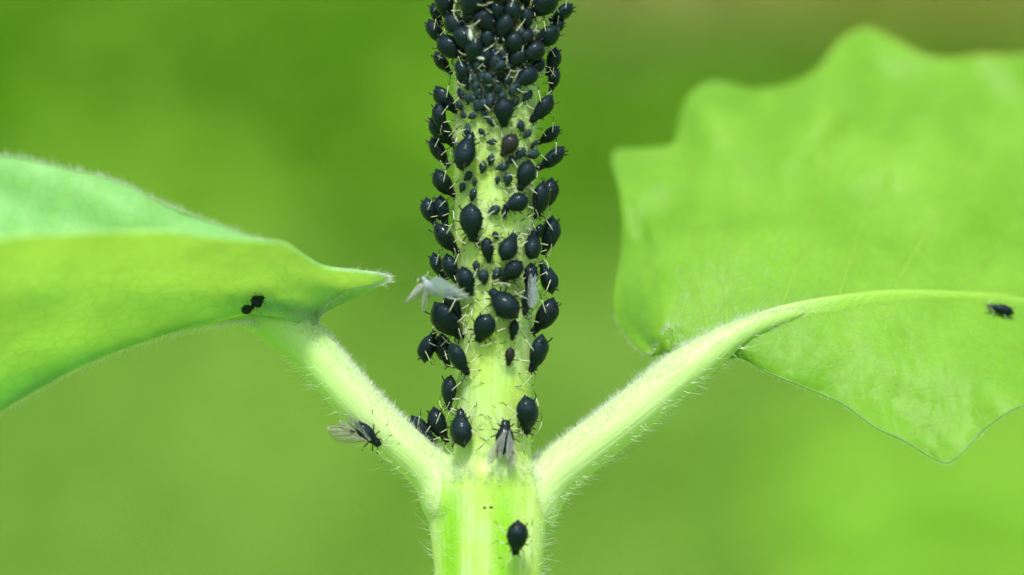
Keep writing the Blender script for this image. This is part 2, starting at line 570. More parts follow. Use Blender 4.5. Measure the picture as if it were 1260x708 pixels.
R_UP = [  # midrib x,y,Y  -> margin x,y,Y
    (838, 434, -.3, 834, 431, -.2), (840, 432, -.3, 825, 404, 1.0), (842, 430, -.2, 815, 418, 4), (845, 428, -.2, 799, 437, 7),
    (850, 426, -.1, 772, 413, 8.5), (855, 424, 0, 756, 372, 9.5), (862, 421, 0, 767, 300, 11), (868, 419, .1, 764, 240, 12.5),
    (874, 416, .2, 755, 190, 14), (880, 414, .3, 795, 185, 14.5), (886, 412, .4, 829, 178, 15.5), (896, 408, .5, 838, 145, 16),
    (906, 404, .6, 850, 116, 17), (920, 400, .8, 880, 101, 17.5), (945, 393, 1, 925, 110, 17.5), (970, 388, 1.3, 965, 106, 17.5),
    (1000, 381, 1.6, 1003, 88, 18), (1025, 377, 2, 1034, 50, 18.5), (1050, 374, 2.4, 1068, 36, 19), (1080, 370, 2.8, 1100, 50, 19),
    (1110, 367, 3.3, 1150, 72, 19), (1150, 366, 4, 1205, 69, 19.5), (1200, 368, 5, 1262, 68, 20), (1260, 375, 6.5, 1330, 42, 21),
    (1320, 388, 8, 1400, 84, 22), (1400, 412, 10, 1470, 150, 22), (1500, 450, 13, 1560, 270, 22), (1580, 490, 16, 1620, 400, 20), (1640, 530, 18, 1642, 528, 18)]
R_LO = [
    (868, 419, .1, 872, 440, .3), (880, 414, .3, 895, 440, .2), (896, 408, .5, 916, 441, 0), (930, 397, .9, 945, 458, -.8), (960, 390, 1.2, 985, 474, -1.3),
    (1000, 381, 1.6, 1036, 496, -2), (1035, 376, 2.2, 1075, 524, -2.6), (1065, 372, 2.6, 1112, 542, -3.2), (1090, 369, 3, 1148, 563, -3.8), (1110, 367, 3.3, 1169, 568, -4.2),
    (1135, 366, 3.7, 1196, 543, -4), (1160, 366, 4.2, 1215, 524, -3.6), (1200, 368, 5, 1262, 498, -3), (1260, 375, 6.5, 1330, 500, -2.5), (1320, 388, 8, 1390, 545, -2),
    (1400, 412, 10, 1450, 560, 0), (1500, 450, 13, 1540, 540, 6), (1580, 490, 16, 1600, 550, 13), (1640, 530, 18, 1642, 531, 18)]
GRu = half_sheet(R_UP, 170, 34, 1.12, 0, 2.4, 1, .5, 21)
GRl = half_sheet(R_LO, 120, 20, 1.0, -.4, 1.5, 2)
leafR = leaf_object('leaf', GRu, GRl, M_LEAF, .28)
leafR['label'] = 'broad flat toothed leaf blade'

L_NEAR = [
    (384, 402, -0.6, 389, 398, -0.4), (381, 402, -0.75, 393, 388, -0.5), (378, 401, -0.9, 404, 374, -0.8),
    (374, 400, -1.1, 432, 358, -1.2), (368, 398, -1.3, 460, 352, -1.6), (362, 395, -1.5, 477, 346, -2),
    (354, 392, -1.5, 464, 337, -2.6), (342, 389, -1.5, 405, 330, -4), (326, 387, -1.3, 378, 318, -6),
    (312, 386, -1.0, 350, 300, -8), (296, 387, -0.7, 322, 297, -10), (265, 394, 0.0, 255, 291, -13),
    (200, 411, 0.37, 185, 284, -15.5), (100, 449, 0.93, 85, 288, -17), (0, 505, 1.5, -20, 300, -18),
    (-100, 570, 1.67, -130, 380, -16), (-190, 640, 1.82, -215, 520, -10), (-260, 700, 1.93, -262, 698, 1)]
L_FAR = [
    (384, 402, -.4, 389, 396, .4), (374, 400, -.4, 398, 380, 2), (362, 395, -.3, 410, 352, 3.5), (350, 391, -.2, 385, 325, 4.5), (335, 387, -.1, 345, 306, 5.2), (315, 386, 0, 312, 296, 5.4), (290, 389, 0, 280, 283, 5.5),
    (240, 400, .3, 235, 266, 5.5), (200, 411, .5, 196, 250, 5.3), (150, 429, .8, 158, 231, 5.2), (100, 449, 1, 118, 217, 5), (50, 476, 1.2, 60, 204, 5), (0, 505, 1.5, 0, 193, 5),
    (-100, 570, 2, -110, 200, 5), (-190, 640, 2, -205, 330, 5), (-260, 700, 2, -262, 698, 2)]
GLn = half_sheet(L_NEAR, 150, 26, 1.15, 1.6, 2.4, 3, .4)
GLf = half_sheet(L_FAR, 120, 26, .8, -1.2, 1.8, 4, .4)
leafL = leaf_object('leaf', GLn, GLf, M_LEAF2, .28)
leafL['label'] = 'folded trough shaped leaf blade with pointed base lobe'

LEAFWARD = {M_PETIOLE_L.name: lambda P: np.clip((-10.5 - P[:, 0]) / 10, 0, 1), M_PETIOLE_R.name: lambda P: np.clip((P[:, 0] - 11) / 14, 0, 1)}   # 0 = stalk colour, 1 = blade colour
petL = ob('petiole', split_out(1, 'petiole', M_PETIOLE_L, LEAFWARD[M_PETIOLE_L.name]), leafL)
petR = ob('petiole', split_out(2, 'petiole', M_PETIOLE_R, LEAFWARD[M_PETIOLE_R.name]), leafR)

def midrib(ctrl, leaf, mat):
    C = catmull(ctrl, 70)
    TV, TF = tube([at(c[0], c[1], c[2] + .1) for c in C], C[:, 3] * PX * 1.5, 18, squash=.2)
    me = mesh_mm('midrib', TV, TF, mat)
    me.attributes.new('furrow', 'FLOAT', 'POINT').data.foreach_set('value', LEAFWARD[mat.name](np.array(TV)))
    ob('midrib', me, leaf)
midrib([(890, 422, .3, 8), (925, 405, .3, 10), (960, 392, .7, 10), (1010, 380, 1.4, 9), (1060, 372, 2.2, 8), (1110, 367, 3.0, 7), (1200, 368, 4.8, 5.6), (1260, 375, 6.3, 5),
        (1400, 412, 9.8, 4), (1500, 450, 12.8, 3), (1640, 530, 18, 1)], leafR, M_PETIOLE_R)
midrib([(340, 391, -.1, 15), (300, 386, .2, 9), (265, 392, .5, 5.5), (200, 409, .8, 4.5), (100, 447, 1.2, 4), (0, 503, 1.6, 4), (-100, 570, 2, 3), (-190, 640, 2, 2), (-260, 700, 2, 1)], leafL, M_PETIOLE_L)

def vein(G, i0, i1, v0, v1, leaf, r=.15, toward=-.06):
    """a raised side vein that runs over the sheet from the midrib towards the margin"""
    nu, nv = len(G), len(G[0])
    pts = []
    for t in np.linspace(0, 1, 26):
        u = i0 + (i1 - i0) * t ** .85
        v = (v0 + (v1 - v0) * t) * (nv - 1)
        i, j = int(min(u, nu - 2)), int(min(v, nv - 2))
        a, b = u - i, v - j
        P = (G[i][j] * (1 - a) * (1 - b) + G[i + 1][j] * a * (1 - b) + G[i][j + 1] * (1 - a) * b + G[i + 1][j + 1] * a * b)
        pts.append(P + np.array([0, toward, 0]))
    ob('vein', mesh_mm('vein', *tube(pts, np.linspace(r, r * .35, 26), 8), M_VEIN), leaf)
for i0, i1 in ((50, 66), (66, 88), (88, 106), (104, 120), (118, 134), (130, 146)):
    vein(GRu, i0, i1, .02, .9, leafR)
for i0, i1 in ((14, 40), (32, 58), (50, 74), (68, 90)):
    vein(GRl, i0, i1, .03, .9, leafR, .11)
# ---- tubes added along the margins, their paleness stands for rim light
def margin(G, i0, i1, leaf, r=.13):
    pts = [G[i][-1] + np.array([0, -.12, 0]) for i in range(i0, i1)]
    ob('margin', mesh_mm('margin', *tube(pts, [r * (.6 + .4 * math.sin(math.pi * k / (len(pts) - 1))) for k in range(len(pts))], 8), M_RIM_LIGHT), leaf)
margin(GRl, 8, 112, leafR, .075)
margin(GLf, 20, 116, leafL, .10)
# ---- plant hairs
def hairs(P, Nn, L, rad, bend, jitter=.35, segs=3):
    """curved tapering three sided hairs; P, Nn arrays, L lengths"""
    n = len(P)
    d = Nn + nrng.normal(0, jitter, (n, 3))
    d /= np.linalg.norm(d, axis=1)[:, None]
    ref = np.tile([0.0, 1.0, 0.2], (n, 1))
    s = np.cross(d, ref); s /= np.linalg.norm(s, axis=1)[:, None] + 1e-9
    u = np.cross(s, d)
    bend = np.asarray(bend)
    rings = []
    for k in range(segs + 1):
        t = k / segs
        c = P - d * .03 + d * (L * t)[:, None] + bend * (L * t * t)[:, None]
        r = rad * (1 - .85 * t)
        for q in range(3):
            a = 2 * math.pi * q / 3
            rings.append(c + r * (math.cos(a) * s + math.sin(a) * u))
    V = np.stack(rings, 1).reshape(-1, 3)
    per = (segs + 1) * 3
    f = []
    for k in range(segs):
        for q in range(3):
            a, b = k * 3 + q, k * 3 + (q + 1) % 3
            f.append((a, b, b + 3, a + 3))
    F = (np.array(f)[None] + (np.arange(n) * per)[:, None, None]).reshape(-1, 4)
    return V, F

def sample(idx, n, keep=None):
    fi = np.nonzero(side == idx)[0]
    if keep is not None: fi = fi[keep(FC[fi])]
    pick = nrng.choice(fi, n)
    q = np.array([FQ[i][:3] for i in pick])
    w = nrng.dirichlet((1, 1, 1), n)
    P = (FV[q] * w[:, :, None]).sum(1)
    Nn = (FN[q] * w[:, :, None]).sum(1)
    Nn /= np.linalg.norm(Nn, axis=1)[:, None]
    return P, Nn
def hair_object(name, sets, parent):
    VV, FF, o = [], [], 0
    for v, f in sets:
        VV.append(v); FF.append(f + o); o += len(v)
    h = ob(name, mesh_mm(name, np.vstack(VV), np.vstack(FF), M_HAIR), parent)
    h['kind'] = 'stuff'
def zof(py): return H0 - (py - 354) * PX

sets = []
P, Nn = sample(0, 2600, lambda c: (c[:, 2] > zof(575)) & (c[:, 1] < 1.5))
sets.append(hairs(P, Nn, nrng.uniform(.18, .5, len(P)), .013, np.tile([0, 0, -.5], (len(P), 1)) + nrng.normal(0, .3, (len(P), 3))))
P, Nn = sample(0, 1100, lambda c: c[:, 2] <= zof(590))
b = np.tile([0, 0, .5], (len(P), 1)) + nrng.normal(0, .45, (len(P), 3))
sets.append(hairs(P, Nn, nrng.uniform(.3, .95, len(P)), .016, b))
P, Nn = sample(0, 420, lambda c: (np.abs(c[:, 2] - zof(582)) < .7) & (c[:, 1] < 0))
sets.append(hairs(P, Nn, nrng.uniform(.4, 1.0, len(P)), .017, np.tile([0, 0, .7], (len(P), 1)) + nrng.normal(0, .4, (len(P), 3)), .5))
hair_object('stem_hair', sets, stem)
for idx, pet, sgn in ((1, petL, -1), (2, petR, 1)):
    P, Nn = sample(idx, 12000)
    thin = (P[:, 0] > -16.5) | (nrng.random(len(P)) < .15)
    P, Nn = P[thin], Nn[thin]
    top = Nn[:, 2] > .30
    low = ~top & (nrng.random(len(P)) < np.where(Nn[:, 2] < -.45, .085 if idx == 2 else .06, .03))
    Pt, Nt = P[top], Nn[top]
    Lt = nrng.gamma(4, .06, len(Pt)) + .10
    sets = [hairs(Pt, Nt, Lt, .015, np.tile([sgn * .2, 0, .2], (len(Pt), 1)) + nrng.normal(0, .25, (len(Pt), 3)))]
    Pl, Nl = P[low], Nn[low]
    Ll = nrng.gamma(6, .06, len(Pl)) + .10
    sets.append(hairs(Pl, Nl, Ll, .023, np.tile([sgn * .9, 0, .5], (len(Pl), 1)) + nrng.normal(0, .35, (len(Pl), 3))))
    hair_object('petiole_hair', sets, pet)

def edge_hairs(name, leaf, G, rows_, per, lo_, hi_, outward, extra_inner=0):
    """hairs along a leaf margin"""
    P, Nn = [], []
    nv_ = len(G[0]) - 1
    for i in range(rows_[0], rows_[1]):
        for _ in range(per):
            t = rng.random()
            e = G[i][nv_] * (1 - t) + G[i + 1][nv_] * t
            inn = G[i][nv_ - 2]
            d = e - inn
            P.append(e); Nn.append(d / (np.linalg.norm(d) + 1e-9))
    P, Nn = np.array(P), np.array(Nn)
    return hairs(P, Nn, nrng.uniform(lo_, hi_, len(P)), .016, np.tile(outward, (len(P), 1)) + nrng.normal(0, .25, (len(P), 3)), .45)
hair_object('leaf_hair', [edge_hairs('', leafL, GLf, (30, 110), 12, .2, .62, (0, 0, .2)),
                          edge_hairs('', leafL, GLn, (0, 60), 10, .2, .55, (.2, 0, 0))], leafL)
hair_object('leaf_hair', [edge_hairs('', leafR, GRu, (0, 28), 8, .2, .7, (-.2, 0, .2)),
                          edge_hairs('', leafR, GRl, (4, 80), 9, .12, .4, (-.2, 0, -.1))], leafR)
def face_hairs(G, i0, i1, v0, v1, n, lo_, hi_):
    P, Nn = [], []
    nv_ = len(G[0]) - 1
    for _ in range(n):
        i = rng.randrange(i0, i1); j = int(rng.uniform(v0, v1) * (nv_ - 1))
        a, b = rng.random(), rng.random()
        A, B, C_ = G[i][j], G[i + 1][j], G[i][j + 1]
        nn = np.cross(B - A, C_ - A); nn /= np.linalg.norm(nn) + 1e-12
        if nn[1] > 0: nn = -nn
        P.append(A + (B - A) * a + (C_ - A) * b + nn * .14); Nn.append(nn)
    P, Nn = np.array(P), np.array(Nn)
    return hairs(P, Nn, nrng.uniform(lo_, hi_, len(P)), .012, np.tile([.3, 0, .5], (len(P), 1)) + nrng.normal(0, .5, (len(P), 3)), .5)
hair_object('underside_hair', [face_hairs(GLn, 0, 85, 0, .95, 1500, .12, .32)], leafL)
hair_object('underside_hair', [face_hairs(GRu, 0, 90, 0, .35, 1100, .12, .35), face_hairs(GRl, 0, 60, 0, .9, 700, .1, .3)], leafR)
# hairs of the folded leaf's lower contour (along its midrib)
C = catmull([(335, 391, -.1, 14), (300, 387, .1, 9), (265, 394, .3, 6), (200, 411, .5, 4), (100, 449, 1, 3), (0, 505, 1.5, 3)], 900)
P = np.array([at(c[0], c[1], c[2]) for c in C])
dirs = np.tile([.1, -.25, -1.0], (len(P), 1)) + nrng.normal(0, .3, (len(P), 3)); dirs /= np.linalg.norm(dirs, axis=1)[:, None]
hair_object('midrib_hair', [hairs(P + dirs * (C[:, 3] * PX * .95)[:, None], dirs, nrng.uniform(.25, .75, len(P)), .016,
            np.tile([-.5, 0, .1], (len(P), 1)) + nrng.normal(0, .3, (len(P), 3)))], leafL)

# ------------------------------------------------------------------ aphids
PROFILE = [(0, .012), (.012, .055), (.035, .085), (.07, .108), (.11, .118), (.15, .122), (.19, .142), (.25, .185), (.32, .228), (.40, .264), (.48, .290), (.56, .303),
           (.64, .302), (.72, .285), (.79, .252), (.85, .205), (.90, .150), (.935, .098), (.955, .060), (.975, .040), (1.0, .012)]
def aphid_body(seed, plump=1.0, top=.80, belly=.50, sides=20):
    r_ = random.Random(seed)
    prof = catmull(PROFILE, 46)
    V, F = [], []
    for (t, w) in prof:
        x = .5 - t
        w = max(.006, w) * (plump if t > .2 else 1)
        seg = 1 + (.020 * math.sin(t * 2 * math.pi * 10) if .28 < t < .9 else 0) - .10 * math.exp(-((t - .20) / .022) ** 2) - .05 * math.exp(-((t - .335) / .02) ** 2)
        droop = -.05 * max(0, 1 - t / .25) ** 1.2 - .02 * max(0, (t - .9) / .1)
        for k in range(sides):
            a = 2 * math.pi * k / sides
            c, s = math.cos(a), math.sin(a)
            e = 1 + .075 * noise.noise(Vector((t * 5, c * 1.5, s * 1.5 + seed))) + .02 * noise.noise(Vector((t * 16, c * 3, s * 3 + seed)))
            y = w * c * seg * e
            z = (w * s * (top if s > 0 else belly)) * seg * e
            if s < 0: y *= 1 - .10 * s * s
            V.append((x, y, z + droop))
    n = len(prof)
    for i in range(n - 1):
        for k in range(sides):
            a, b = i * sides + k, i * sides + (k + 1) % sides
            F.append((a, a + sides, b + sides, b))
    F.append(tuple(range(sides))); F.append(tuple(range((n - 1) * sides, n * sides))[::-1])
    return V, F

def limb(pts, rads, sides=6, per=4):
    C = catmull([(*p, r) for p, r in zip(pts, rads)], (len(pts) - 1) * per + 1)
    return tube(C[:, :3], C[:, 3], sides)

def unit_mesh(name, parts, mats):
    """parts: list of (verts, faces, material index); unit sized (1 = body length), stored unscaled"""
    V, F, I = [], [], []
    for v, f, m in parts:
        o = len(V)
        V += [tuple(map(float, p)) for p in v]
        F += [tuple(i + o for i in q) for q in f]
        I += [m] * len(f)
    me = bpy.data.meshes.new(name)
    me.from_pydata(V, [], F)
    for m in mats: me.materials.append(m)
    me.polygons.foreach_set('use_smooth', [True] * len(F))
    me.polygons.foreach_set('material_index', I)
    me.update()
    return me

def leg_parts(kind, s, r_, thick=.68):
    j = lambda a: r_.uniform(-a, a)
    if kind == 0:
        b, k, an, to = (.27, .09, -.07), (.40 + j(.05), .24 + j(.04), .03), (.56 + j(.07), .34 + j(.08), -.24), (.62 + j(.05), .36 + j(.05), -.30)
    elif kind == 1:
        b, k, an, to = (.18, .12, -.08), (.20 + j(.06), .36, .04), (.20 + j(.12), .56 + j(.06), -.25), (.19 + j(.12), .63 + j(.04), -.34)
    else:
        b, k, an, to = (.08, .13, -.08), (-.10 + j(.06), .39 + j(.03), .08), (-.34 + j(.1), .56 + j(.07), -.24), (-.41 + j(.1), .59 + j(.06), -.33)
    m = lambda p: (p[0], p[1] * s, p[2])
    b, k, an, to = m(b), m(k), m(an), m(to)
    mid = tuple(k[i] + (an[i] - k[i]) * .72 for i in range(3))
    t = thick
    return [(*limb([b, tuple((b[i] + k[i]) / 2 for i in range(3)), k], [.020 * t, .027 * t, .022 * t]), 0),
            (*limb([k, mid], [.021 * t, .018 * t]), 1), (*limb([mid, an], [.019 * t, .016 * t]), 0), (*limb([an, to], [.013 * t, .010 * t]), 0)]

def antenna_parts(s, r_, style):
    j = lambda a: r_.uniform(-a, a)
    if style == 0:   # swept back over the body
        pts = [(.46, .05, .00), (.53, .12, .08), (.42 + j(.05), .27, .15), (.22 + j(.06), .38 + j(.05), .13), (.02, .45 + j(.05), .06)]
    else:            # reaching out ahead
        pts = [(.46, .05, .00), (.53, .12, .07), (.66 + j(.04), .22 + j(.05), .03), (.80 + j(.05), .33 + j(.07), -.05), (.88, .40 + j(.06), -.14)]
    pts = [(p[0], p[1] * s, p[2]) for p in pts]
    return [(*limb(pts[:2], [.018, .013]), 0), (*limb(pts[1:4], [.013, .011, .010]), 1), (*limb(pts[3:], [.010, .006]), 0)]

def cornicle_parts(s):
    pts = [(-.30, .155 * s, .10), (-.37, .19 * s, .15), (-.455, .215 * s, .19)]
    return [(*limb(pts, [.026, .021, .019]), 0)]

def eye_parts(s):
    bm = bmesh.new(); bmesh.ops.create_icosphere(bm, subdivisions=1, radius=.024)
    v = [(p.co.x + .435, p.co.y + .098 * s, p.co.z + .0) for p in bm.verts]; f = [tuple(q.index for q in p.verts) for p in bm.faces]
    bm.free()
    return [(v, f, 0)]

BODIES = {}
for vname, mat in (('black', M_APHID), ('brown', M_APHID_BROWN), ('nymph', M_NYMPH)):
    BODIES[vname] = [unit_mesh('aphid_body', [(*aphid_body(s, pl, tp, .66), 0)], [mat]) for s, pl, tp in ((1, 1.04, .95), (2, .94, 1.0), (3, 1.10, .90), (4, .98, .82), (7, 1.0, 1.02), (8, .90, .92))]
SLIM = unit_mesh('winged_aphid_body', [(*aphid_body(5, .78, .85), 0)], [M_APHID])
PALEBODY_MAT = simple('pale_body', (.34, .44, .44), .35, .2)
SLIM_PALE = unit_mesh('pale_aphid_body', [(*aphid_body(6, .78, .85), 0)], [PALEBODY_MAT])
LEGS = []
for vset in range(5):
    r_ = random.Random(100 + vset)
    LEGS.append(dict(
        legs=[unit_mesh('leg', leg_parts(k, s, r_), [M_LEGDARK, M_LEGPALE]) for k in range(3) for s in (-1, 1)],
        ants=[unit_mesh('antenna', antenna_parts(s, r_, 0 if vset in (0, 2, 3) else 1), [M_LEGDARK, M_LEGPALE]) for s in (-1, 1)]))
CORN = [unit_mesh('cornicle', cornicle_parts(s), [M_LEGDARK]) for s in (-1, 1)]
EYES = [unit_mesh('eye', eye_parts(s), [M_EYE]) for s in (-1, 1)]
NYMPHS = []
for vset in range(4):
    r_ = random.Random(200 + vset)
    parts = [(*aphid_body(20 + vset, .95, .8, sides=14), 0)]
    for k in range(3):
        for s in (-1, 1): parts += [(v, f, m + 1) for v, f, m in leg_parts(k, s, r_, .85)]
    for s in (-1, 1): parts += [(v, f, m + 1) for v, f, m in antenna_parts(s, r_, vset % 2)]
    NYMPHS.append(unit_mesh('nymph', parts, [M_NYMPH, M_LEGDARK, M_LEGNYMPH]))

def frame_matrix(pos, head, up, L, wide):
    x = Vector(head).normalized()
    z = Vector(up); z = (z - x * z.dot(x)).normalized()
    y = z.cross(x)
    m = Matrix.Identity(4)
    s = L * .001
    for c, (v, k) in enumerate(((x, s), (y, s * wide), (z, s * min(1.12, wide ** .5)))):
        for r in range(3): m[r][c] = v[r] * k
    for r in range(3): m[r][3] = pos[r] * .001
    return m

PLACED = []           # (centre mm, axis, half length, radius) of bodies already there
def clash(c, ax, hl, rad):
    worst = 0
    for (c2, a2, h2, r2) in PLACED:
        if np.linalg.norm(c - c2) > hl + h2 + .5: continue
        for s in (-.62, 0, .5):
            for t in (-.62, 0, .5):
                k1 = 1 if s == 0 else .72
                k2 = 1 if t == 0 else .72
                gap = np.linalg.norm((c + ax * hl * s) - (c2 + a2 * h2 * t)) - (rad * k1 + r2 * k2)
                worst = min(worst, gap)
    return -worst

def stem_pose(px, py, L, phi, lift=.0, h=None, tol=.28, seek=True):
    """place on the stem (or on the aphids already sitting there) under a photo pixel"""
    cx, hw = stem_c(py)
    best = None
    h = h if h is not None else .27 * L
    for extra in np.arange(0, 2.2, .08):
        # a body hw*PX + h + extra from the axis, seen at px
        rc = hw * PX + h + extra
        X = (px - 630) * PX
        cxm = (cx - 630) * PX
        Y = 0.0
        for _ in range(4):
            dx = X * (D + Y) / D - cxm
            q = max(-1, min(1, dx / rc))
            th = math.asin(q)
            Y = -rc * math.cos(th)
        n = np.array([math.sin(th), -math.cos(th), 0])
        t = np.array([math.cos(th), math.sin(th), 0])
        up = np.array([0, 0, 1.0])
        c_, s_ = math.cos(R(phi)), math.sin(R(phi))
        w = min(1, max(0, (abs(math.degrees(th)) - 35) / 35))
        a_flat = c_ / max(.35, math.cos(th))
        out = max(-.75, min(.15, c_ / math.sin(th))) if abs(th) > .3 else 0
        head = (a_flat * (1 - w) + .25 * c_ * w) * t + s_ * up + (out * w - .10 - lift) * n
        head /= np.linalg.norm(head)
        pos = np.array([cxm, 0, 0]) + n * rc
        pos[0] = cxm + n[0] * rc
        pos[2] = H0 - (py - 354) * PX * (D + pos[1]) / D
        if abs(q) >= 1: pos[0] = X * (D + pos[1]) / D
        k = clash(pos, head, L * .5, L * .235) if seek else 0
        if best is None or k < best[0]: best = (k, pos, head, n)
        if k < tol: break
    _, pos, head, n = best
    PLACED.append((pos, head, L * .5, L * .235))
    return pos, head, n

def put_parts(root, pieces):
    for nm, me in pieces: 
        o = bpy.data.objects.new(nm, me); COL.objects.link(o); o.parent = root

def aphid(pose, L, wide, variant, label, group, kind='adult', vs_=None, name='aphid'):
    pos, head, n = pose
    vs_ = rng.randrange(5) if vs_ is None else vs_
    if kind == 'nymph':
        o = bpy.data.objects.new('aphid_nymph', NYMPHS[vs_ % 4])
        COL.objects.link(o)
        o.matrix_world = frame_matrix(pos, head, n, L, wide)
        return tag(o, label, 'aphid', group)
    root = bpy.data.objects.new(name, None); COL.objects.link(root)
    root.empty_display_size = .3
    root.matrix_world = frame_matrix(pos, head, n, L, wide)
    put_parts(root, [('body', BODIES[variant][rng.randrange(6)])])
    put_parts(root, [('leg', m) for m in LEGS[vs_]['legs']])
    put_parts(root, [('antenna', m) for m in LEGS[vs_]['ants']])
    put_parts(root, [('cornicle', m) for m in CORN])
    put_parts(root, [('eye', m) for m in EYES])
    return tag(root, label, 'aphid', group)

GR = {   # shared labels: crowds whose members only their place tells apart
    'top_front': ('plump black aphid on stem face in the dense crowd at the stem top', 'aphids crowding the face of the stem top'),
    'top_fold': ('black aphid in the stem top crowd, on the side facing the folded leaf', 'stem top aphids on the folded leaf side'),
    'top_tooth': ('black aphid in the stem top crowd, on the side facing the toothed leaf', 'stem top aphids on the toothed leaf side'),
}
